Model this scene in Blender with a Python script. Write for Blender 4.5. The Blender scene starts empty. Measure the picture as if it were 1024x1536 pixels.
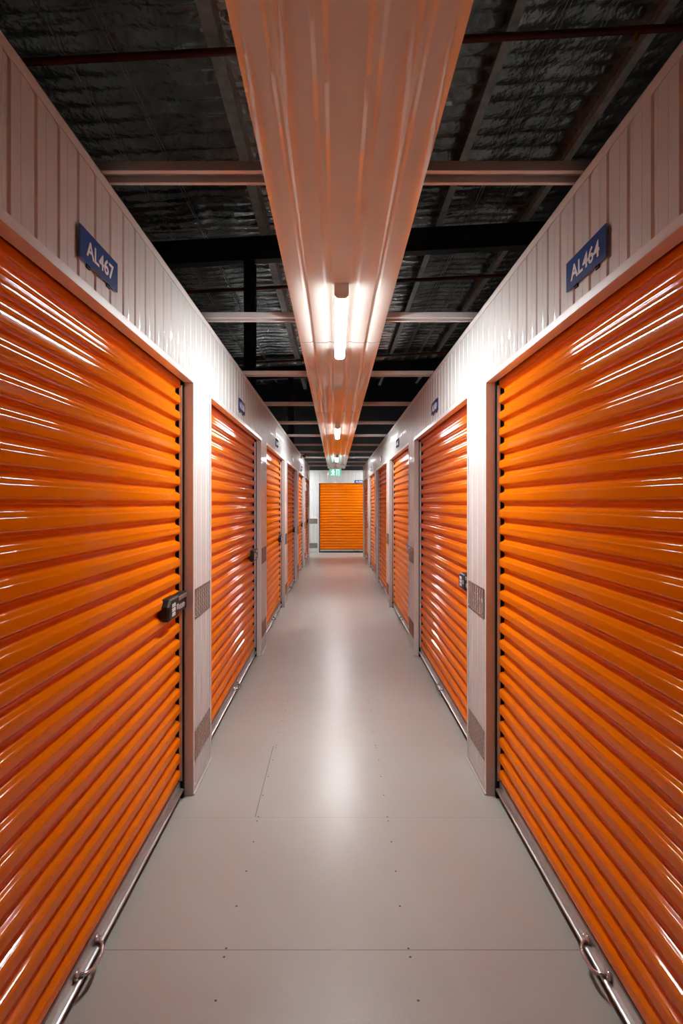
import bpy, bmesh, math, random
from mathutils import Vector, Matrix
random.seed(4)
SC = bpy.context.scene
COL = SC.collection
PI = math.pi

# ------------------------------------------------------------------ measures (metres; camera at x=0, y=0, looking along +y)
XL, XR = -0.732, 0.775            # wall faces
CAM_H = 1.5
HEAD = 2.12                       # door opening height
TOP = 2.53                        # top of the partition walls
Y_BACK, Y_ENDWALL = -4.8, 17.62
JAMBS = [2.975, 5.70, 8.36, 11.05, 13.62, 16.28]   # far jamb of each opening
PILLAR = 0.43
OPEN = [(0.27 - 2.27, 0.27)]      # the openings beside / behind the camera
prev = 0.27
for j in JAMBS:
    OPEN.append((prev + PILLAR, j)); prev = j
Y_CORNER = 16.36
REVEAL = 0.042

# ------------------------------------------------------------------ materials
def mat(name, col, rough=0.5, metal=0.0, coat=0.0, coat_rough=0.05, emit=None, estr=0.0, noise=None, bump=None, spec=0.5):
    m = bpy.data.materials.new(name); m.use_nodes = True
    nt = m.node_tree; b = nt.nodes['Principled BSDF']
    b.inputs['Base Color'].default_value = (*col, 1)
    b.inputs['Roughness'].default_value = rough
    b.inputs['Metallic'].default_value = metal
    b.inputs['Coat Weight'].default_value = coat
    b.inputs['Coat Roughness'].default_value = coat_rough
    b.inputs['Specular IOR Level'].default_value = spec
    if emit:
        b.inputs['Emission Color'].default_value = (*emit, 1)
        b.inputs['Emission Strength'].default_value = estr
    tc = None
    if noise or bump:
        tc = nt.nodes.new('ShaderNodeTexCoord')
    if noise:                      # (scale, amount): gentle unevenness of the finish
        n = nt.nodes.new('ShaderNodeTexNoise'); n.inputs['Scale'].default_value = noise[0]
        n.inputs['Detail'].default_value = 5
        nt.links.new(tc.outputs['Object'], n.inputs['Vector'])
        r = nt.nodes.new('ShaderNodeMapRange')
        r.inputs['From Min'].default_value = 0.3; r.inputs['From Max'].default_value = 0.7
        r.inputs['To Min'].default_value = 1 - noise[1]; r.inputs['To Max'].default_value = 1 + noise[1] * .3
        nt.links.new(n.outputs['Fac'], r.inputs['Value'])
        mx = nt.nodes.new('ShaderNodeMix'); mx.data_type = 'RGBA'; mx.blend_type = 'MULTIPLY'
        mx.inputs['Factor'].default_value = 1
        mx.inputs[6].default_value = (*col, 1)
        nt.links.new(r.outputs['Result'], mx.inputs[7])
        nt.links.new(mx.outputs[2], b.inputs['Base Color'])
    if bump:                       # (scale, strength, distance)
        n2 = nt.nodes.new('ShaderNodeTexNoise'); n2.inputs['Scale'].default_value = bump[0]
        n2.inputs['Detail'].default_value = 2
        nt.links.new(tc.outputs['Object'], n2.inputs['Vector'])
        bp = nt.nodes.new('ShaderNodeBump'); bp.inputs['Strength'].default_value = bump[1]
        bp.inputs['Distance'].default_value = bump[2]
        nt.links.new(n2.outputs['Fac'], bp.inputs['Height'])
        nt.links.new(bp.outputs['Normal'], b.inputs['Normal'])
        nt.links.new(bp.outputs['Normal'], b.inputs['Coat Normal'])
    return m

M = {}
M['orange'] = mat('orange lacquered steel', (0.84, 0.186, 0.0015), 0.5, 0, 0.50, 0.07, noise=(1.5, .02), spec=0.0)
M['white'] = mat('white lacquered sheet', (0.745, 0.745, 0.725), 0.40, 0, 0.8, 0.06, noise=(5, .03), bump=(2.2, .03, .01), spec=0.1)
M['tray'] = mat('white lacquered tray sheet', (0.72, 0.69, 0.63), 0.35, 0, 1.0, 0.03, noise=(4, .03), bump=(1.5, .02, .01), spec=0.1)
M['tray'].node_tree.nodes['Principled BSDF'].inputs['Coat IOR'].default_value = 1.8
M['trim'] = mat('white folded trim', (0.80, 0.77, 0.74), 0.32, 0, 0.3, 0.12, noise=(9, .04))
M['joist'] = mat('pale painted joist', (0.72, 0.69, 0.68), 0.45, 0, 0.1, 0.2, noise=(7, .08))
M['alu'] = mat('brushed aluminium', (0.62, 0.61, 0.59), 0.34, 0.9, noise=(14, .12))
M['checker'] = mat('checker plate aluminium', (0.46, 0.44, 0.42), 0.26, 1.0, noise=(40, .15))
M['chrome'] = mat('chromed steel', (0.62, 0.62, 0.64), 0.16, 0.75, noise=(20, .05))
M['black'] = mat('black rubber', (0.008, 0.008, 0.008), 0.7, noise=(20, .2), spec=0.12)
M['lockblack'] = mat('black lock plastic', (0.014, 0.014, 0.016), 0.42, noise=(30, .2), spec=0.35)
M['key'] = mat('white key caps', (0.75, 0.75, 0.75), 0.4, noise=(30, .05))
M['keygrey'] = mat('grey lock plate', (0.32, 0.32, 0.34), 0.35, noise=(30, .1))
M['blue'] = mat('blue acrylic sign', (0.05, 0.105, 0.34), 0.18, 0, 0.7, 0.06, noise=(8, .06))
M['letter'] = mat('white sign lettering', (0.86, 0.86, 0.86), 0.3, noise=(30, .03))
M['steel'] = mat('dark primed steel', (0.035, 0.036, 0.04), 0.55, 0.0, noise=(5, .3))
M['galv'] = mat('galvanised steel', (0.72, 0.76, 0.77), 0.42, 0.25, noise=(9, .3))
M['pipe'] = mat('dark red painted pipe', (0.16, 0.018, 0.012), 0.4, noise=(9, .25))
M['brass'] = mat('brass sprinkler', (0.55, 0.30, 0.08), 0.35, 0.9, noise=(20, .1))
M['foil'] = mat('reflective roof foil', (0.66, 0.66, 0.65), 0.27, 0.95, noise=(2.5, .45), bump=(11, .5, .03))
M['wire'] = mat('galvanised mesh wire', (0.75, 0.75, 0.75), 0.4, 0.2, noise=(9, .1))
M['lamp'] = mat('opal lamp diffuser', (0.9, 0.9, 0.9), 0.4, emit=(0.93, 0.985, 1.0), estr=34.0, noise=(9, .01))
def lamp_sides(m, side, down):
    nt = m.node_tree; g = nt.nodes.new('ShaderNodeNewGeometry'); sp = nt.nodes.new('ShaderNodeSeparateXYZ')
    nt.links.new(g.outputs['Normal'], sp.inputs[0])
    r = nt.nodes.new('ShaderNodeMapRange'); r.inputs['From Min'].default_value = -0.15; r.inputs['From Max'].default_value = -0.8
    r.inputs['To Min'].default_value = side; r.inputs['To Max'].default_value = down
    nt.links.new(sp.outputs[2], r.inputs['Value'])
    nt.links.new(r.outputs['Result'], nt.nodes['Principled BSDF'].inputs['Emission Strength'])
lamp_sides(M['lamp'], 9.0, 270.0)
M['lampbody'] = mat('white lamp end', (0.78, 0.77, 0.75), 0.4, noise=(9, .03))
M['exitgreen'] = mat('lit green sign face', (0.02, 0.42, 0.22), 0.4, emit=(0.22, 0.72, 0.56), estr=1.1, noise=(9, .01))
M['exitwhite'] = mat('lit white sign mark', (0.85, 0.9, 0.88), 0.4, emit=(0.85, 1.0, 0.93), estr=2.2, noise=(9, .01))
M['box'] = mat('pale grey plastic', (0.66, 0.66, 0.63), 0.4, noise=(15, .05))
M['seal'] = mat('off white sealant', (0.62, 0.59, 0.55), 0.5, noise=(40, .15))

def floor_material():
    m = bpy.data.materials.new('grey painted board floor'); m.use_nodes = True
    nt = m.node_tree; N = nt.nodes; L = nt.links; b = N['Principled BSDF']
    tc = N.new('ShaderNodeTexCoord'); sp = N.new('ShaderNodeSeparateXYZ'); L.new(tc.outputs['Object'], sp.inputs[0])
    X, Y = sp.outputs[0], sp.outputs[1]
    def mth(op, a, bb=None, cc=None, clamp=False):
        n = N.new('ShaderNodeMath'); n.operation = op; n.use_clamp = clamp
        for i, v in enumerate((a, bb, cc)):
            if v is None: continue
            if isinstance(v, (int, float)): n.inputs[i].default_value = v
            else: L.new(v, n.inputs[i])
        return n.outputs[0]
    def period(v, off, p):         # signed distance to the nearest multiple
        t = mth('SUBTRACT', v, off - 100 * p)
        return mth('SUBTRACT', mth('MODULO', mth('ADD', t, p / 2), p), p / 2)
    def line(d, w):                # 1 on the line
        return mth('SUBTRACT', 1.0, mth('DIVIDE', mth('ABSOLUTE', d), w), None, True)
    def between(v, a, c):
        return mth('MULTIPLY', mth('GREATER_THAN', v, a), mth('LESS_THAN', v, c))
    noise = N.new('ShaderNodeTexNoise'); noise.inputs['Scale'].default_value = 1.3; noise.inputs['Detail'].default_value = 6
    L.new(tc.outputs['Object'], noise.inputs['Vector'])
    fine = N.new('ShaderNodeTexNoise'); fine.inputs['Scale'].default_value = 160; fine.inputs['Detail'].default_value = 2
    L.new(tc.outputs['Object'], fine.inputs['Vector'])
    # board joints
    cross = line(period(Y, 1.948, 0.8205), 0.0028)
    first = line(mth('SUBTRACT', Y, 1.948), 0.0032)
    saw = mth('MULTIPLY', line(mth('ADD', X, 0.384), 0.0030), between(Y, 2.775, 3.585))
    saw2 = mth('MULTIPLY', line(mth('ADD', X, 0.405), 0.0035), between(Y, 6.06, 6.87))
    # screws along the two joist lines, pairs either side of each joint
    wob = mth('MULTIPLY', mth('SUBTRACT', noise.outputs['Fac'], 0.5), 0.06)
    Xw = mth('ADD', X, wob)
    dxw = mth('MINIMUM', mth('ABSOLUTE', mth('ADD', Xw, 0.368)), mth('ABSOLUTE', mth('SUBTRACT', Xw, 0.247)))
    dy = mth('MINIMUM', mth('ABSOLUTE', period(Y, 2.16, 0.2051)), mth('ABSOLUTE', period(Y, 1.918, 0.8205)))
    dist = mth('SQRT', mth('ADD', mth('POWER', dxw, 2.0), mth('POWER', dy, 2.0)))
    dots = mth('LESS_THAN', dist, 0.0042)
    dark = mth('MAXIMUM', mth('MULTIPLY', cross, 0.28), mth('MAXIMUM', mth('MULTIPLY', first, 0.6), mth('MAXIMUM', mth('MULTIPLY', saw, 0.85), mth('MAXIMUM', mth('MULTIPLY', saw2, 0.35), mth('MULTIPLY', dots, 0.9)))))
    ramp = N.new('ShaderNodeMapRange'); ramp.inputs['From Min'].default_value = .3; ramp.inputs['From Max'].default_value = .7
    ramp.inputs['To Min'].default_value = 0; ramp.inputs['To Max'].default_value = 1
    L.new(noise.outputs['Fac'], ramp.inputs['Value'])
    base = N.new('ShaderNodeMix'); base.data_type = 'RGBA'
    base.inputs[6].default_value = (0.445, 0.43, 0.39, 1); base.inputs[7].default_value = (0.50, 0.485, 0.44, 1)
    L.new(ramp.outputs['Result'], base.inputs['Factor'])
    out = N.new('ShaderNodeMix'); out.data_type = 'RGBA'
    out.inputs[7].default_value = (0.03, 0.026, 0.022, 1)
    L.new(dark, out.inputs['Factor']); L.new(base.outputs[2], out.inputs[6])
    L.new(out.outputs[2], b.inputs['Base Color'])
    rr = mth('ADD', mth('MULTIPLY', ramp.outputs['Result'], 0.07), 0.33)
    L.new(rr, b.inputs['Roughness'])
    b.inputs['Coat Weight'].default_value = 0.25; b.inputs['Coat Roughness'].default_value = 0.16
    h = mth('SUBTRACT', mth('ADD', mth('MULTIPLY', fine.outputs['Fac'], 0.5), mth('MULTIPLY', noise.outputs['Fac'], 0.8)), mth('MULTIPLY', dark, 0.35))
    bp = N.new('ShaderNodeBump'); bp.inputs['Strength'].default_value = 0.3; bp.inputs['Distance'].default_value = 0.004
    L.new(h, bp.inputs['Height']); L.new(bp.outputs['Normal'], b.inputs['Normal'])
    L.new(bp.outputs['Normal'], b.inputs['Coat Normal'])
    return m
M['floor'] = floor_material()

# ------------------------------------------------------------------ mesh helpers
class MB:
    def __init__(s): s.bm = bmesh.new()
    def quad(s, *p):
        return s.bm.faces.new([s.bm.verts.new(q) for q in p])
    def box(s, x0, x1, y0, y1, z0, z1, bev=0.0, seg=2):
        t = bmesh.new()
        r = bmesh.ops.create_cube(t, size=1)
        for v in r['verts']:
            v.co = Vector(((x0 + x1) / 2 + v.co.x * (x1 - x0), (y0 + y1) / 2 + v.co.y * (y1 - y0), (z0 + z1) / 2 + v.co.z * (z1 - z0)))
        if bev:
            bmesh.ops.bevel(t, geom=t.edges[:], offset=bev, segments=seg, affect='EDGES', profile=0.5)
        s.merge(t)
    def merge(s, t):
        me = bpy.data.meshes.new('tmp'); t.to_mesh(me); t.free()
        s.bm.from_mesh(me); bpy.data.meshes.remove(me)
    def prism(s, pts, axis, a, b, closed=True, caps=True):
        """extrude a 2-D outline along an axis. pts are the two other coordinates in xyz order"""
        def P(p, t):
            if axis == 'x': return (t, p[0], p[1])
            if axis == 'y': return (p[0], t, p[1])
            return (p[0], p[1], t)
        A = [s.bm.verts.new(P(p, a)) for p in pts]; B = [s.bm.verts.new(P(p, b)) for p in pts]
        n = len(pts)
        for i in range(n if closed else n - 1):
            k = (i + 1) % n
            s.bm.faces.new((A[i], A[k], B[k], B[i]))
        if closed and caps:
            s.bm.faces.new(A); s.bm.faces.new(B[::-1])
    def tube(s, path, r, seg=10, cap=True):
        path = [Vector(p) for p in path]; rings = []
        up = Vector((0, 0, 1))
        for i, p in enumerate(path):
            d = (path[min(i + 1, len(path) - 1)] - path[max(i - 1, 0)]).normalized()
            a = d.cross(up)
            if a.length < 1e-3: a = d.cross(Vector((1, 0, 0)))
            a.normalize(); b = a.cross(d).normalized()
            rad = r[i] if isinstance(r, (list, tuple)) else r
            rings.append([s.bm.verts.new(p + a * rad * math.cos(2 * PI * k / seg) + b * rad * math.sin(2 * PI * k / seg)) for k in range(seg)])
        for A, B in zip(rings, rings[1:]):
            for k in range(seg):
                s.bm.faces.new((A[k], A[(k + 1) % seg], B[(k + 1) % seg], B[k]))
        if cap:
            s.bm.faces.new(rings[0][::-1]); s.bm.faces.new(rings[-1])
    def build(s, name, material, parent=None, smooth=None, **props):
        bmesh.ops.recalc_face_normals(s.bm, faces=s.bm.faces[:])
        me = bpy.data.meshes.new(name); s.bm.to_mesh(me); s.bm.free()
        me.materials.append(material)
        if smooth is not None:
            me.shade_smooth(); me.set_sharp_from_angle(angle=math.radians(smooth))
        o = bpy.data.objects.new(name, me); COL.objects.link(o)
        if parent: o.parent = parent
        for k, v in props.items(): o[k] = v
        return o

def thing(name, label, cat, loc=(0, 0, 0), rz=0.0, group=None):
    o = bpy.data.objects.new(name, None); COL.objects.link(o)
    o.empty_display_size = 0.1
    o.location = loc; o.rotation_euler = (0, 0, rz)
    tag(o, label, cat, group)
    return o
def tag(o, label, cat, group=None):
    o['label'] = label; o['category'] = cat; o['kind'] = 'thing'
    if group: o['group'] = group
    return o
def struct(o):
    o['kind'] = 'structure'; return o
def copy_tree(o, parent=None):
    c = o.copy(); COL.objects.link(c)
    if parent: c.parent = parent
    for ch in list(o.children): copy_tree(ch, c)
    return c
def dup(o, loc, rz, label):
    c = copy_tree(o); c.location = loc; c.rotation_euler = (0, 0, rz); c['label'] = label
    return c

ROT = {'L': PI / 2, 'R': -PI / 2, 'E': 0.0}     # local -y faces the corridor, local x is the viewer's right
def wall_loc(side, along, z=0.0):
    if side == 'L': return (XL, along, z)
    if side == 'R': return (XR, along, z)
    return (along, Y_ENDWALL, z)

# ------------------------------------------------------------------ the shell
f = MB(); f.box(-5, 5, Y_BACK - .2, 18.2, -0.12, 0.0)
struct(f.build('floor', M['floor']))

PITCH = 0.117
def rib_profile(a, b, phase=0.0):
    """(along, depth) points of the ribbed sheet between a and b; depth 0 is the face, positive goes in"""
    k0 = math.floor((a - phase) / PITCH) - 1
    pts = []
    k = k0
    while phase + k * PITCH < b + PITCH:
        s = phase + k * PITCH
        pts += [(s, 0), (s + .038, 0), (s + .041, .0007), (s + .044, 0), (s + .084, 0), (s + .093, .0042), (s + .109, .0042)]
        k += 1
    pts.append((phase + k * PITCH, 0))
    def at(v):
        for (p, d), (q, e) in zip(pts, pts[1:]):
            if p <= v <= q: return d + (e - d) * (v - p) / max(q - p, 1e-9)
        return 0
    return [(a, at(a))] + [p for p in pts if a + 1e-5 < p[0] < b - 1e-5] + [(b, at(b))]

def ribbed_wall(name, side, lo, hi, openings, top, base_top=0.0):
    """one sheet wall: full height on the pillars, header only above the openings"""
    mb = MB()
    def P(t, d, z):
        if side == 'L': return (XL - d, t, z)
        if side == 'R': return (XR + d, t, z)
        return (t, Y_ENDWALL + d, z)
    cuts = [lo]
    for a, b in openings: cuts += [a, b]
    cuts.append(hi)
    spans = []
    for i in range(len(cuts) - 1):
        spans.append((cuts[i], cuts[i + 1], HEAD if i % 2 else base_top))
    BACK = 0.040
    for a, b, z0 in spans:
        if b - a < 1e-4: continue
        pr = rib_profile(a, b, 1.297 - .105)
        F = [(mb.bm.verts.new(P(t, d, z0)), mb.bm.verts.new(P(t, d, top))) for t, d in pr]
        Bk = [(mb.bm.verts.new(P(t, BACK, z0)), mb.bm.verts.new(P(t, BACK, top))) for t, d in (pr[0], pr[-1])]
        for A, B in zip(F, F[1:]): mb.bm.faces.new((A[0], B[0], B[1], A[1]))
        mb.bm.faces.new((Bk[1][0], Bk[0][0], Bk[0][1], Bk[1][1]))
        mb.bm.faces.new((F[0][0], F[0][1], Bk[0][1], Bk[0][0])); mb.bm.faces.new((F[-1][0], Bk[1][0], Bk[1][1], F[-1][1]))
        mb.bm.faces.new([x[0] for x in F[::-1]] + [Bk[0][0], Bk[1][0]])
        mb.bm.faces.new([x[1] for x in F] + [Bk[1][1], Bk[0][1]])
    return struct(mb.build(name, M['white']))

ribbed_wall('wall_left', 'L', Y_BACK, Y_CORNER, OPEN, TOP)
ribbed_wall('wall_right', 'R', Y_BACK, Y_CORNER, OPEN, TOP)
END_OPEN = (-0.505, -0.505 + 2.27)
ribbed_wall('wall_end', 'E', -4.0, 4.5, [END_OPEN], 2.50)
b = MB(); b.box(-5, 5, Y_BACK - .1, Y_BACK, 0, 4.2); struct(b.build('wall_back', M['white']))
# the side walls turn the corner into the cross corridor
for nm, x0, x1 in (('wall_corner_left', -4.0, XL - .042), ('wall_corner_right', XR + .042, 4.5)):
    b = MB(); b.box(x0, x1, Y_CORNER - .04, Y_CORNER, 0, TOP); struct(b.build(nm, M['white']))
# dark outer walls of the building, far behind the units
for nm, x0, x1, y0, y1 in (('wall_outer_left', -5.1, -5, Y_BACK, 18.3), ('wall_outer_right', 5, 5.1, Y_BACK, 18.3), ('wall_outer_end', -5, 5, 18.2, 18.3)):
    b = MB(); b.box(x0, x1, y0, y1, 0, 4.4 + (x1 > 0) * .2); struct(b.build(nm, M['steel']))

# cap angle along the wall tops, door surrounds and sealant beads
def face_box(mb, side, t0, t1, d0, d1, z0, z1, bev=0):
    """box given along the wall (t), depth into the wall (d) and height"""
    if side == 'L': mb.box(XL - d1, XL - d0, t0, t1, z0, z1, bev)
    elif side == 'R': mb.box(XR + d0, XR + d1, t0, t1, z0, z1, bev)
    else: mb.box(t0, t1, Y_ENDWALL + d0, Y_ENDWALL + d1, z0, z1, bev)
tn = 1
for side, lo, hi, tp in (('L', Y_BACK, Y_CORNER, TOP), ('R', Y_BACK, Y_CORNER, TOP), ('E', -3.9, 4.4, 2.50)):
    m_ = MB()
    face_box(m_, side, lo, hi, -.0030, -.0012, tp - .030, tp + .003)
    face_box(m_, side, lo, hi, -.0030, .075, tp + .0005, tp + .003)
    struct(m_.build('trim_%d' % tn, M['trim'])); tn += 1
def surround(side, a, c):
    global tn
    m_ = MB()
    for t0, t1, q0, q1 in ((a - .001, a + .0015, a - .026, a), (c - .0015, c + .001, c, c + .026)):
        face_box(m_, side, t0, t1, -.003, REVEAL, 0.004, HEAD)          # reveal
        face_box(m_, side, q0, q1, -.003, -.001, 0.004, HEAD + .026)    # face leg
    face_box(m_, side, a, c, -.003, REVEAL, HEAD - .0015, HEAD + .001)
    face_box(m_, side, a, c, -.003, -.001, HEAD, HEAD + .026)
    struct(m_.build('trim_%d' % tn, M['trim'])); tn += 1
for a, c in OPEN:
    surround('L', a, c); surround('R', a, c)
surround('E', *END_OPEN)
bn = {'L': 'left', 'R': 'right', 'E': 'end'}
for side in 'LRE':
    m_ = MB()
    segs = [(OPEN[i][1] + .001, OPEN[i + 1][0] - .001) for i in range(len(OPEN) - 1)] if side != 'E' else [(-2.0, END_OPEN[0])]
    for a, c in segs:
        face_box(m_, side, a, c, -.010, .002, 0.0, 0.010, .003)
        face_box(m_, side, a + .02, c - .02, -.0025, -.0005, 0.010, 0.040)
    struct(m_.build('baseboard_' + bn[side], M['seal']))

# ------------------------------------------------------------------ roller shutters
W = 2.27
def curtain_profile(z0, z1, front, depth):
    p = 0.0828; out = []; n = 26; k = 0
    z = z0
    while True:
        done = False
        for i in range(n):
            t = i / n; zz = z0 + (k + t) * p
            if zz > z1: done = True; break
            s = math.cos(2 * PI * (t - .42))
            a = math.tanh(2.6 * (s + .24)) / math.tanh(2.6 * 1.24)
            y = front + depth * (1 - a) / 2
            if k % 8 == 7 and t > .40 and t < .55: y += .0012      # overlap of two sheets
            out.append((y, zz))
        if done: break
        k += 1
    return out
def make_shutter(label):
    r = thing('roller_shutter', label, 'roller door', group='orange roller shutters of the storage units')
    hw = W / 2
    c = MB(); pr = curtain_profile(.088, 2.26, .055, .024)
    c.prism([(y, z) for y, z in pr], 'x', -hw + .031, hw - .031, closed=False)
    c.build('curtain', M['orange'], r, smooth=50)
    for s in (-1, 1):
        g = MB()
        x0, x1 = sorted((s * (hw - .0265), s * (hw + .010)))
        g.box(x0, x1, .0430, .105, 0.0, 2.2)
        x0, x1 = sorted((s * (hw - .06), s * (hw - .002)))
        g.box(x0, x1, .100, .105, 0.0, 2.2)
        gd = g.build('guide_track', M['black'], r)
        l = MB(); x0, x1 = sorted((s * (hw - .030), s * (hw - .0265)))
        l.box(x0, x1, .047, .062, .09, 2.10)
        l.build('guide_lip', M['galv'], gd)
        e = MB(); x0, x1 = sorted((s * (hw - .031), s * (hw - .040)))
        e.box(x0, x1, .072, .084, .09, 2.12)
        e.build('groove_shade_strip', M['black'], r)  # black strip put in as the shade in the groove ends
    bb = MB()
    L_ = hw - .034
    bb.prism([(.056, .089), (.056, .056), (.043, .055), (.038, .053), (.036, .049), (.038, .045), (.043, .043), (.066, .043), (.066, .089)], 'x', -L_, L_)
    bar = bb.build('bottom_rail', M['alu'], r)
    sl = MB(); sl.box(-L_, L_, .060, .070, .0, .043)
    sl.build('floor_seal', M['black'], bar)
    h = MB()                                   # lifting handle: a U of round bar on two oval lugs
    hz = .062
    pts = [(-.068, .052, hz), (-.066, .040, hz - .001), (-.060, .032, hz - .003), (-.045, .024, hz - .007), (-.030, .020, hz - .011), (.030, .020, hz - .011), (.045, .024, hz - .007), (.060, .032, hz - .003), (.066, .040, hz - .001), (.068, .052, hz)]
    h.tube(pts, .0062, 10)
    hd = h.build('handle', M['chrome'], bar, smooth=60)
    for s in (-1, 1):
        lg = MB()
        t = bmesh.new()
        bmesh.ops.create_uvsphere(t, u_segments=16, v_segments=8, radius=1)
        for v in t.verts: v.co = Vector((s * .074 + v.co.x * .021, .053 + v.co.y * .007, .066 + v.co.z * .014))
        lg.merge(t)
        lug = lg.build('handle_mount', M['chrome'], bar, smooth=60)
        t = bmesh.new(); lg = MB()
        bmesh.ops.create_uvsphere(t, u_segments=10, v_segments=6, radius=.0045)
        for v in t.verts: v.co += Vector((s * .086, .0475, .067))
        lg.merge(t)
        lg.build('mount_screw', M['chrome'], bar, smooth=60)
    # keypad lock at the viewer's right-hand edge
    k = MB()
    x0, x1, lz = hw - .345, hw - .175, 1.008
    oct_ = [(x0 + .012, -.050), (x1 - .008, -.050), (x1, -.042), (x1, .042), (x1 - .008, .050), (x0 + .030, .050), (x0 - .004, .020), (x0 - .004, -.030)]
    mx = (x0 + x1) / 2
    A = [k.bm.verts.new((a, .062, lz + c_)) for a, c_ in oct_]
    B = [k.bm.verts.new((a, .030, lz + c_)) for a, c_ in oct_]
    C = [k.bm.verts.new((mx + (a - mx) * .90, .021, lz + c_ * .86)) for a, c_ in oct_]
    n = len(oct_)
    for P_, Q_ in ((A, B), (B, C)):
        for i in range(n): k.bm.faces.new((P_[i], P_[(i + 1) % n], Q_[(i + 1) % n], Q_[i]))
    k.bm.faces.new(C); k.bm.faces.new(A[::-1])
    lk = k.build('lock', M['lockblack'], r)
    for i in range(2):
        for j in range(3):
            q = MB()
            q.box(x0 + .040 + i * .030, x0 + .064 + i * .030, .0180, .0215, lz - .032 + j * .021, lz - .015 + j * .021, .0012, 1)
            q.build('key', M['key'], lk)
    q = MB(); q.box(x0 + .112, x0 + .150, .0185, .0215, lz - .012, lz + .012, .001, 1)
    q.build('label_plate', M['keygrey'], lk)
    q = MB()
    q.box(x1 - .004, hw - .006, .030, .062, lz - .040, lz + .048, .004)
    bt = q.build('bolt_housing', M['lockblack'], lk)
    q = MB(); q.box(x1 + .010, hw - .060, .026, .031, lz - .024, lz - .002, .001, 1)
    q.build('bolt_plate', M['keygrey'], lk)
    q = MB(); q.box(x1 + .006, hw - .016, .024, .031, lz + .020, lz + .040, .0015, 1)
    q.build('bolt', M['alu'], lk)
    return r

ORD = ['first', 'second', 'third', 'fourth', 'fifth', 'sixth']
NUM = {'L': ['AL467', 'AL468', 'AL469', 'AL470', 'AL471', 'AL472'], 'R': ['AL464', 'AL463', 'AL462', 'AL461', 'AL460', 'AL459']}
SIDE = {'L': 'AL467', 'R': 'AL464'}
def shutter_label(side, i):
    if i == 0: return 'large orange ribbed roller shutter under the blue %s sign, nearest the viewer' % NUM[side][0]
    return '%s orange roller shutter down the corridor, same wall as the %s sign' % (ORD[i], SIDE[side])
shutter0 = None
for side in 'LR':
    for i, (a, c) in enumerate(OPEN[1:]):
        loc = wall_loc(side, (a + c) / 2)
        if shutter0 is None:
            shutter0 = make_shutter(shutter_label(side, i)); o = shutter0
            o.location = loc; o.rotation_euler = (0, 0, ROT[side])
        else:
            o = dup(shutter0, loc, ROT[side], shutter_label(side, i))
        sx = (c - a) / W
        o.scale = (sx, 1, 1)
dup(shutter0, wall_loc('E', sum(END_OPEN) / 2), 0, 'bright orange roller shutter facing the viewer at the end of the corridor').scale = (1, 1, 1)
# shutters beside and behind the camera belong to the room
for side, nm in (('L', 'door_1'), ('R', 'door_2')):
    a, c = OPEN[0]
    src = [k for k in shutter0.children if k.name.startswith('curtain')][0]
    o = bpy.data.objects.new(nm, src.data); COL.objects.link(o)
    o.location = wall_loc(side, (a + c) / 2); o.rotation_euler = (0, 0, ROT[side]); struct(o)

# ------------------------------------------------------------------ unit number signs
def text_mesh(s, height, width, depth):
    cu = bpy.data.curves.new('t', 'FONT'); cu.body = s; cu.size = 1; cu.extrude = 0.02; cu.offset = 0.020
    cu.align_x = 'CENTER'; cu.align_y = 'CENTER'; cu.resolution_u = 6
    o = bpy.data.objects.new('t', cu); COL.objects.link(o)
    dg = bpy.context.evaluated_depsgraph_get(); dg.update()
    me = bpy.data.meshes.new_from_object(o.evaluated_get(dg))
    bpy.data.objects.remove(o); bpy.data.curves.remove(cu)
    xs = [v.co.x for v in me.vertices]; ys = [v.co.y for v in me.vertices]; zs = [v.co.z for v in me.vertices]
    for v in me.vertices:
        x = ((v.co.x - min(xs)) / (max(xs) - min(xs)) - .5) * width
        z = ((v.co.y - min(ys)) / (max(ys) - min(ys)) - .5) * height
        y = -((v.co.z - min(zs)) / (max(zs) - min(zs))) * depth
        v.co = (x, y, z)
    me.materials.clear(); me.materials.append(M['letter'])
    return me
def make_sign(num, loc, rz, label):
    r = thing('unit_number_sign', label, 'sign', loc, rz, group='blue unit number signs above the shutters')
    p = MB(); p.box(-.141, .141, -.0085, -.0035, -.048, .048, .0008, 1); p.build('plate', M['blue'], r)
    me = text_mesh(num, .049, .205, .0008)
    o = bpy.data.objects.new('lettering', me); COL.objects.link(o); o.parent = r; o.location = (0, -.0086, -.002)
    for s in (-1, 1):
        sp = MB(); sp.box(s * .075 - .012, s * .075 + .012, -.0035, -.0002, -.056, -.028)
        sp.build('mounting_pad', M['black'], r)
    return r
for side in 'LR':
    for i, (a, c) in enumerate(OPEN[1:]):
        x, y, _ = wall_loc(side, (a + c) / 2)
        lab = ('blue sign with white lettering %s on the white ribbed header' % NUM[side][i]) if i < 1 else \
              ('small blue number sign above the %s shutter on the %s wall' % (ORD[i], SIDE[side]))
        make_sign(NUM[side][i], (x, y - .05, 2.248), ROT[side], lab)
make_sign('AL458', (0.715, Y_ENDWALL, 2.157), 0, 'small blue number sign on the end wall, above the end shutter')

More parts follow.
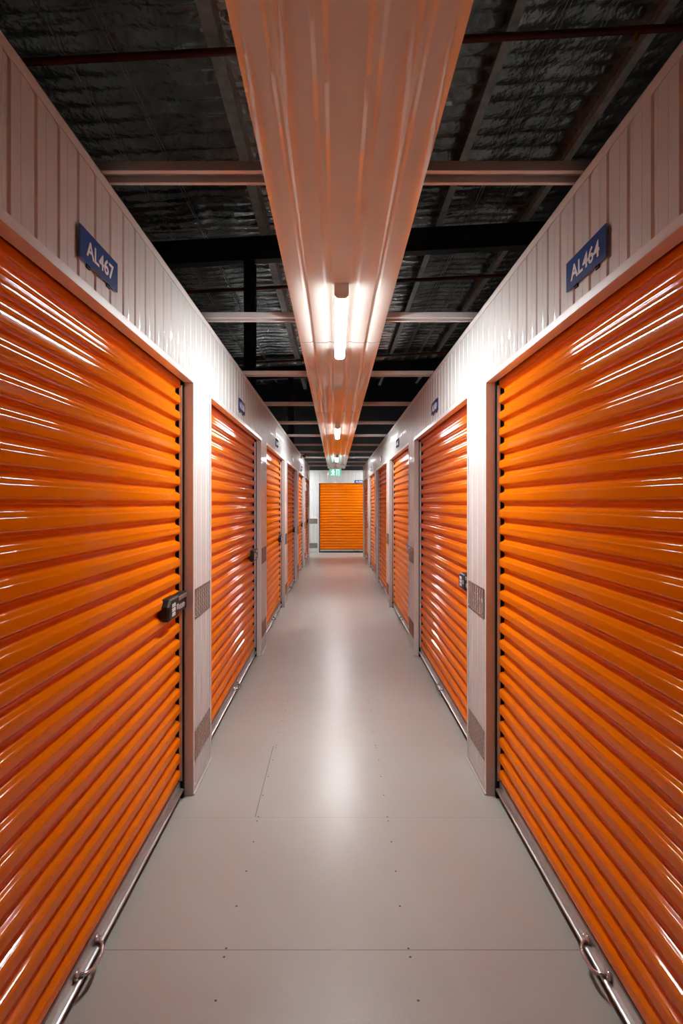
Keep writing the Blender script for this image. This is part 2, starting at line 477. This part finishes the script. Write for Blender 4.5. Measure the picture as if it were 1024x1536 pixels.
# ------------------------------------------------------------------ checker plates on the pillars
def make_plate(label, loc, rz):
    w, h = .375, .155
    r = thing('checker_plate', label, 'kick plate', loc, rz, group='checker plates screwed to the white pillars')
    p = MB(); p.box(-w / 2, w / 2, -.0035, -.0012, 0, h)
    st = .0245; row = 0; z = st * .5
    while z < h - .006:
        x = -w / 2 + st * (.5 + .5 * (row % 2)); col = 0
        while x < w / 2 - .008:
            sgn = 1 if (row + col) % 2 else -1
            cs, sn = math.cos(sgn * PI / 4 + PI / 2), math.sin(sgn * PI / 4 + PI / 2)
            def T(u, v, y): return (x + u * cs - v * sn, y, z + u * sn + v * cs)
            ring = [p.bm.verts.new(T(u, v, -.0034)) for u, v in ((-.0135, 0), (-.006, .0032), (.006, .0032), (.0135, 0), (.006, -.0032), (-.006, -.0032))]
            top = [p.bm.verts.new(T(u, v, -.0056)) for u, v in ((-.0085, 0), (-.004, .0014), (.004, .0014), (.0085, 0), (.004, -.0014), (-.004, -.0014))]
            for i in range(6): p.bm.faces.new((ring[i], ring[(i + 1) % 6], top[(i + 1) % 6], top[i]))
            p.bm.faces.new(top)
            x += st; col += 1
        row += 1; z += st * .5 * 1.05
    p.build('tread_plate', M['checker'], r)
    for sx in (-1, 1):
        for zz in (.014, h - .014):
            s_ = MB()
            t = bmesh.new(); bmesh.ops.create_uvsphere(t, u_segments=8, v_segments=6, radius=.0045)
            for v in t.verts: v.co = Vector((sx * (w / 2 - .012) + v.co.x, -.0045 + v.co.y * .6, zz + v.co.z))
            s_.merge(t)
            s_.build('screw', M['chrome'], r, smooth=60)
    return r
plate0 = None
UPZ, LOZ = .898, .160
for side in 'LR':
    for i in range(5):
        a, c = OPEN[i + 1][1], OPEN[i + 2][0]
        for zz, lv in ((UPZ, 'waist high'), (LOZ, 'near the floor')):
            x, y, _ = wall_loc(side, (a + c) / 2)
            lab = 'chequered metal plate %s on the %s white pillar of the %s wall' % (lv, ORD[i], SIDE[side])
            if plate0 is None: plate0 = make_plate(lab, (x, y, zz), ROT[side])
            else: dup(plate0, (x, y, zz), ROT[side], lab)
for zz, lv in ((.880, 'waist high'), (.140, 'near the floor')):
    dup(plate0, (-.735, Y_ENDWALL, zz), 0, 'chequered metal plate %s on the end wall, beside the end shutter' % lv)

# ------------------------------------------------------------------ lighting tray under the joists
TC = 0.0285                        # centre line
def tray_profile():
    half = [(0, 0), (.042, 0), (.046, .0010), (.054, .0045), (.058, .0055), (.071, .0055), (.075, .0045), (.083, .0010), (.087, 0), (.156, 0), (.159, .0012), (.165, .006), (.168, .007), (.174, .007), (.177, .006), (.183, .0012), (.186, 0), (.238, 0), (.2555, .004), (.2555, .014)]
    lft = [(-x, z) for x, z in half[:0:-1]]
    return lft + half
seams = [-5.0 + .25, -2.12, 0.80, 3.72, 6.57, 9.48, 12.40, 15.32, Y_ENDWALL - .01]
SHEET = {2: 'first', 3: 'second', 4: 'third', 5: 'fourth', 6: 'fifth', 7: 'last'}
for i in range(len(seams) - 1):
    a, c = seams[i] + .006, seams[i + 1] - .006
    p = MB(); pr = tray_profile()
    def P(x, z, t, up):
        return (TC + x, t, 2.530 + z + up)
    rows = [(a, .0), (a + .35, .0), (c, 0.0)]
    g = [[[p.bm.verts.new(P(x, z + th, t, up)) for x, z in pr] for th in (0, .0012)] for t, up in rows]
    for A, B in zip(g, g[1:]):
        for k in range(len(pr) - 1):
            p.bm.faces.new((A[0][k], A[0][k + 1], B[0][k + 1], B[0][k])); p.bm.faces.new((A[1][k], B[1][k], B[1][k + 1], A[1][k + 1]))
    for A in (g[0], g[-1]):
        for k in range(len(pr) - 1):
            p.bm.faces.new((A[0][k], A[1][k], A[1][k + 1], A[0][k + 1]))
    o = p.build('ceiling_tray_sheet' if i >= 2 else 'ceiling_tray', M['tray'], smooth=35)
    if i >= 2:
        tag(o, '%s long white glossy ceiling sheet from the viewer, over the corridor centre' % SHEET[i].replace('last', 'sixth and last'), 'ceiling panel', 'glossy sheets of the ceiling tray')
    else: struct(o)

# pale channel joists from wall to wall, carrying the tray
def make_joist(label):
    j = MB()
    y0, y1, z0, h, t = 0.0, .085, 0.0, .030, .0025
    lip = .020
    outline = [(y0, z0), (y0 + lip, z0), (y0 + lip, z0 + t), (y0 + t, z0 + t), (y0 + t, z0 + h - t), (y1 - t, z0 + h - t), (y1 - t, z0 + t), (y1 - .016, z0 + t), (y1 - .016, z0), (y1, z0), (y1, z0 + h), (y0, z0 + h)]
    j.prism(outline, 'x', XL - .06, XR + .06)
    o = j.build('ceiling_joist', M['joist'])
    return tag(o, label, 'joist', 'pale channel joists across the corridor')
ORD11 = ['first', 'second', 'third', 'fourth', 'fifth', 'sixth', 'seventh', 'eighth', 'ninth', 'tenth', 'eleventh']
j0 = None
for k in range(11):
    lab = '%s pale steel joist from the viewer, crossing over the corridor from wall to wall' % ORD11[k]
    if j0 is None: j0 = make_joist(lab); o = j0
    else:
        o = j0.copy(); COL.objects.link(o); o['label'] = lab
    o.location = (0, 1.833 + 1.45 * k, 2.552)

# ------------------------------------------------------------------ batten lamps
def make_lamp(label, loc, rz=0):
    r = thing('batten_light', label, 'ceiling light', loc, rz, group='white batten lights under the ceiling tray')
    w, d, ln = .0325, .068, 1.14
    def sect(wd, top, bot):
        rr = .020
        pts = [(-wd, top), (-wd, bot + rr)]
        for k in range(1, 6): a = PI + k * PI / 2 / 5; pts.append((-wd + rr + rr * math.cos(a), bot + rr + rr * math.sin(a)))
        for k in range(0, 6): a = 1.5 * PI + k * PI / 2 / 5; pts.append((wd - rr + rr * math.cos(a), bot + rr + rr * math.sin(a)))
        pts.append((wd, top)); return pts
    m_ = MB(); m_.prism(sect(w, -.014, -d), 'y', -ln / 2, ln / 2); m_.build('diffuser', M['lamp'], r, smooth=40)
    m_ = MB(); m_.box(-.030, .030, -ln / 2, ln / 2, -.014, 0); m_.build('housing', M['lampbody'], r)
    for s in (-1, 1):
        m_ = MB(); y0, y1 = sorted((s * ln / 2, s * (ln / 2 + .022)))
        m_.prism(sect(w + .001, 0, -d - .001), 'y', y0, y1); m_.build('end_cap', M['lampbody'], r, smooth=40)
    return r
LZ = 2.531
lamp0 = make_lamp('lit white batten light under the ceiling tray, nearest the viewer', (TC, 3.30, LZ))
dup(lamp0, (TC, 8.10, LZ), 0, 'second lit batten light along the ceiling tray')
dup(lamp0, (TC, 12.90, LZ), 0, 'third lit batten light along the ceiling tray, before the exit sign')
dup(lamp0, (1.46, 16.80, LZ - .01), PI / 2, 'batten light around the corner in the cross corridor, AL464 side')
dup(lamp0, (-1.44, 16.80, LZ - .01), PI / 2, 'added unseen batten light around the corner in the cross corridor, AL467 side')  # extra lamp, added out of view to brighten the end wall

# added area lights, unseen beyond the units, that brighten the roof
for x, pw in ((-4.2, 6.0), (4.2, 16.0)):
    for y in (-1.5, 3.3, 8.1, 12.9):
        li = bpy.data.lights.new('roof_fill_light', 'AREA'); li.shape = 'RECTANGLE'; li.size = .07; li.size_y = 1.14; li.energy = pw
        li.color = (1.0, 1.0, .96)
        o = bpy.data.objects.new('roof_fill_light', li); COL.objects.link(o); o.location = (x, y, 2.45)

# ------------------------------------------------------------------ exit sign
r = thing('exit_sign', 'lit green exit sign with white running figure hanging at the corridor end', 'exit sign', (TC - .03, 15.9, 2.53))
m_ = MB(); m_.box(-.035, .035, -.03, .03, -.075, 0, .004); m_.build('mounting_box', M['lampbody'], r)
m_ = MB(); m_.box(-.165, .165, -.014, .014, -.290, -.078, .003); cs = m_.build('casing', M['lampbody'], r)
m_ = MB(); m_.box(-.158, .158, -.0165, -.0138, -.283, -.086); fc = m_.build('sign_face', M['exitgreen'], r)
m_ = MB()
def poly(pts, y=-.0185, t=.002):
    m_.prism([(a, c_) for a, c_ in pts], 'y', y, y + t)
poly([(.030, -.270), (.030, -.100), (.105, -.100), (.105, -.270), (.090, -.270), (.090, -.115), (.045, -.115), (.045, -.270)])     # doorway
head = [(-.062 + .017 * math.cos(k * PI / 6), -.120 + .017 * math.sin(k * PI / 6)) for k in range(12)]
poly(head)
poly([(-.080, -.140), (-.045, -.138), (-.050, -.200), (-.085, -.200)])
poly([(-.050, -.142), (-.012, -.172), (-.020, -.182), (-.055, -.160)])
poly([(-.080, -.142), (-.118, -.165), (-.112, -.178), (-.078, -.160)])
poly([(-.062, -.196), (-.028, -.225), (-.040, -.268), (-.054, -.266), (-.046, -.230), (-.076, -.204)])
poly([(-.085, -.198), (-.090, -.235), (-.128, -.250), (-.124, -.264), (-.076, -.244), (-.066, -.198)])
m_.build('pictogram', M['exitwhite'], fc)

# small sensor high on the wall and the pale box on the fifth jamb
r = thing('motion_sensor', 'small pale sensor with dark lens on the wall top near the far end', 'sensor', (XL, 12.25, 2.50), PI / 2)
m_ = MB(); m_.box(-.035, .035, -.03, 0, -.05, .05, .006); m_.box(-.012, .012, -.075, -.02, .02, .045, .004); m_.build('bracket', M['box'], r)
t = bmesh.new(); bmesh.ops.create_uvsphere(t, u_segments=18, v_segments=10, radius=.045)
m_ = MB()
for v in t.verts: v.co = Vector((v.co.x, v.co.y - .075, v.co.z * .8 - .0))
m_.merge(t); m_.build('lens', M['exitgreen'] if False else mat('dark green lens', (.02, .06, .03), .2, noise=(9, .1)), r, smooth=60)
m_ = MB(); m_.box(-.038, .038, -.035, -.003, -.10, .10, .005)
o = m_.build('junction_box', M['box']); o.location = (XL, 13.73, 1.90); o.rotation_euler = (0, 0, PI / 2)
tag(o, 'small pale box on the fifth white pillar of the AL467 wall', 'junction box')

# ------------------------------------------------------------------ roof over the units
SL = 0.053
def roof_z(x): return 5.36 + SL * x
PURLIN_X = [-3.45, -2.25, -1.00, 0.16, 1.34, 2.50, 3.70]
def foil():
    m_ = MB(); nx, ny = 130, 620
    x0, x1, y0, y1 = -5.0, 5.0, Y_BACK, 18.2
    rnd = random.Random(8)
    fold = []; y = y0
    while y < y1 + .5:                        # uneven folds across the roof
        w = rnd.uniform(.15, .27); fold.append((y, w, rnd.uniform(.5, 1.0))); y += w
    grid = []
    fi = 0
    for j in range(ny + 1):
        yy = y0 + (y1 - y0) * j / ny
        while fi < len(fold) - 1 and fold[fi + 1][0] <= yy: fi += 1
        t = (yy - fold[fi][0]) / fold[fi][1]; amp = fold[fi][2]
        row = []
        for i in range(nx + 1):
            xx = x0 + (x1 - x0) * i / nx
            dp = min(abs(xx - p - .03) for p in PURLIN_X)
            near = math.exp(-(dp / .22) ** 2)
            hang = .035 * math.sin(PI * min(dp / .6, 1)) 
            sag = (.022 + .040 * near) * amp * (abs(math.sin(PI * t)) ** .7)
            z = roof_z(xx) - .01 - hang * .5 - sag + .004 * math.sin(xx * 9 + yy * 5) * math.sin(yy * 3.1)
            row.append(m_.bm.verts.new((xx, yy, z)))
        grid.append(row)
    for A, B in zip(grid, grid[1:]):
        for k in range(nx): m_.bm.faces.new((A[k], B[k], B[k + 1], A[k + 1]))
    bmesh.ops.recalc_face_normals
    return struct(m_.build('ceiling', M['foil'], smooth=60))
foil()
PN = {-2.25: None}
plabel = {-3.45: 'outermost dark roof purlin beyond the AL467 wall', -2.25: 'dark roof purlin above the AL467 wall', -1.00: 'pale grey roof purlin running along beside the ceiling tray, AL467 side',
          0.16: 'roof purlin hidden above the ceiling tray', 1.34: 'steel roof purlin running along beside the ceiling tray, AL464 side', 2.50: 'steel roof purlin above the top of the AL464 wall', 3.70: 'outermost steel roof purlin beyond the AL464 wall'}
for px in PURLIN_X:
    if px in (-2.25, -3.45, .16, 3.70): continue
    zt = roof_z(px) - .03; zb = 5.13 + SL * px; fw = .105 if px < 0 else .075
    m_ = MB(); t = .003
    m_.prism([(0, zb + .018), (0, zb), (fw, zb), (fw, zt - t), (fw + .075, zt - t), (fw + .075, zt), (fw - t, zt), (fw - t, zb + t), (t, zb + t), (t, zb + .018)], 'y', Y_BACK, 18.2)
    o = m_.build('roof_purlin', M['galv'])
    o.location = (px, 0, 0)
    tag(o, plabel[px], 'purlin', 'galvanised purlins under the roof')
for n_, yy in (('nearer', 7.82), ('farther', 15.10)):
    m_ = MB(); w, h, tf, tw = .075, .31, .012, .008
    # I section laid along x with the roof slope
    sec = [(-w, 0), (w, 0), (w, tf), (tw, tf), (tw, h - tf), (w, h - tf), (w, h), (-w, h), (-w, h - tf), (-tw, h - tf), (-tw, tf), (-w, tf)]
    A = [m_.bm.verts.new((-4.99, yy + p, 4.815 + q + SL * -4.99)) for p, q in sec]; B = [m_.bm.verts.new((4.99, yy + p, 4.815 + q + SL * 4.99)) for p, q in sec]
    for i in range(12): m_.bm.faces.new((A[i], A[(i + 1) % 12], B[(i + 1) % 12], B[i]))
    m_.bm.faces.new(A[::-1]); m_.bm.faces.new(B)
    tag(m_.build('roof_rafter', M['steel']), 'dark steel rafter across the roof, the %s of the two' % n_, 'rafter', 'dark steel rafters')
    m_ = MB()
    c0 = Vector((-1.15, yy, 0)); ht = 4.81 + SL * -1.15
    q = [(-.075, -.075), (.075, -.075), (.075, -.064), (.005, -.064), (.005, .064), (.075, .064), (.075, .075), (-.075, .075), (-.075, .064), (-.005, .064), (-.005, -.064), (-.075, -.064)]
    m_.prism([(c0.x + a, c0.y + b_) for a, b_ in q], 'z', 0, ht)
    tag(m_.build('steel_column', M['steel']), 'dark steel column behind the AL467 wall, under the %s rafter' % n_, 'column', 'dark steel columns')
for n_, yy in (('first', 4.50), ('second', 9.40), ('third', 14.20)):
    r = thing('sprinkler_pipe', '%s dark red pipe from the viewer crossing under the roof' % n_, 'pipe', (0, yy, 0), 0, 'dark red sprinkler pipes')
    m_ = MB(); m_.tube([(-4.95, 0, 5.05 + SL * -4.95), (4.95, 0, 5.05 + SL * 4.95)], .029, 14); m_.build('pipe', M['pipe'], r, smooth=60)
    for hx in (-2.6, 2.33):
        z = 5.05 + SL * hx
        m_ = MB(); m_.tube([(hx, 0, z - .02), (hx, 0, z - .05), (hx, 0, z - .055), (hx, 0, z - .075), (hx, 0, z - .08), (hx, 0, z - .10), (hx, 0, z - .103)], [.018, .018, .011, .009, .013, .006, .018], 12)
        m_.build('sprinkler_head', M['brass'], r, smooth=50)
wl = {-2.24: 'thin bright wire under the dark roof foil, nearer the AL467 wall', -1.81: 'thin wire under the dark roof foil, second from the AL467 wall', 1.79: 'thin wire under the roof foil, nearer the tray on the AL464 side', 2.16: 'thin wire under the roof foil, nearer the AL464 wall'}
for wx, lab in wl.items():
    m_ = MB()
    for dxx in (0, .035): 
        m_.tube([(wx + dxx, y, roof_z(wx) - .075 - .012 * abs(math.sin(y * 1.9))) for y in [Y_BACK + .4 * k for k in range(57)]], .0038, 6)
    tag(m_.build('roof_mesh_wire', M['wire']), lab, 'wire', 'thin wires under the roof foil')

# ------------------------------------------------------------------ world, camera, colour
w_ = bpy.data.worlds.new('World'); SC.world = w_; w_.use_nodes = True
w_.node_tree.nodes['Background'].inputs[0].default_value = (0.02, 0.02, 0.022, 1)
w_.node_tree.nodes['Background'].inputs[1].default_value = 0.1
cam = bpy.data.cameras.new('camera'); co = bpy.data.objects.new('camera', cam); COL.objects.link(co)
co.location = (0, 0, CAM_H); co.rotation_euler = (PI / 2, 0, 0)
cam.sensor_fit = 'AUTO'; cam.sensor_width = 36; cam.lens = 870 / 1536 * 36
cam.shift_x = 9.0 / 1536; cam.shift_y = -13.0 / 1536
cam.clip_start = 0.02; cam.clip_end = 100
SC.camera = co
vs = SC.view_settings
SC.display_settings.display_device = 'sRGB'
vs.view_transform = 'Standard'; vs.look = 'None'; vs.gamma = 1; vs.use_curve_mapping = False
vs.exposure = -0.55
cy = SC.cycles
cy.max_bounces = 12; cy.diffuse_bounces = 4; cy.glossy_bounces = 7
cy.sample_clamp_indirect = 8
cy.caustics_reflective = False; cy.caustics_refractive = False; cy.blur_glossy = 1.0
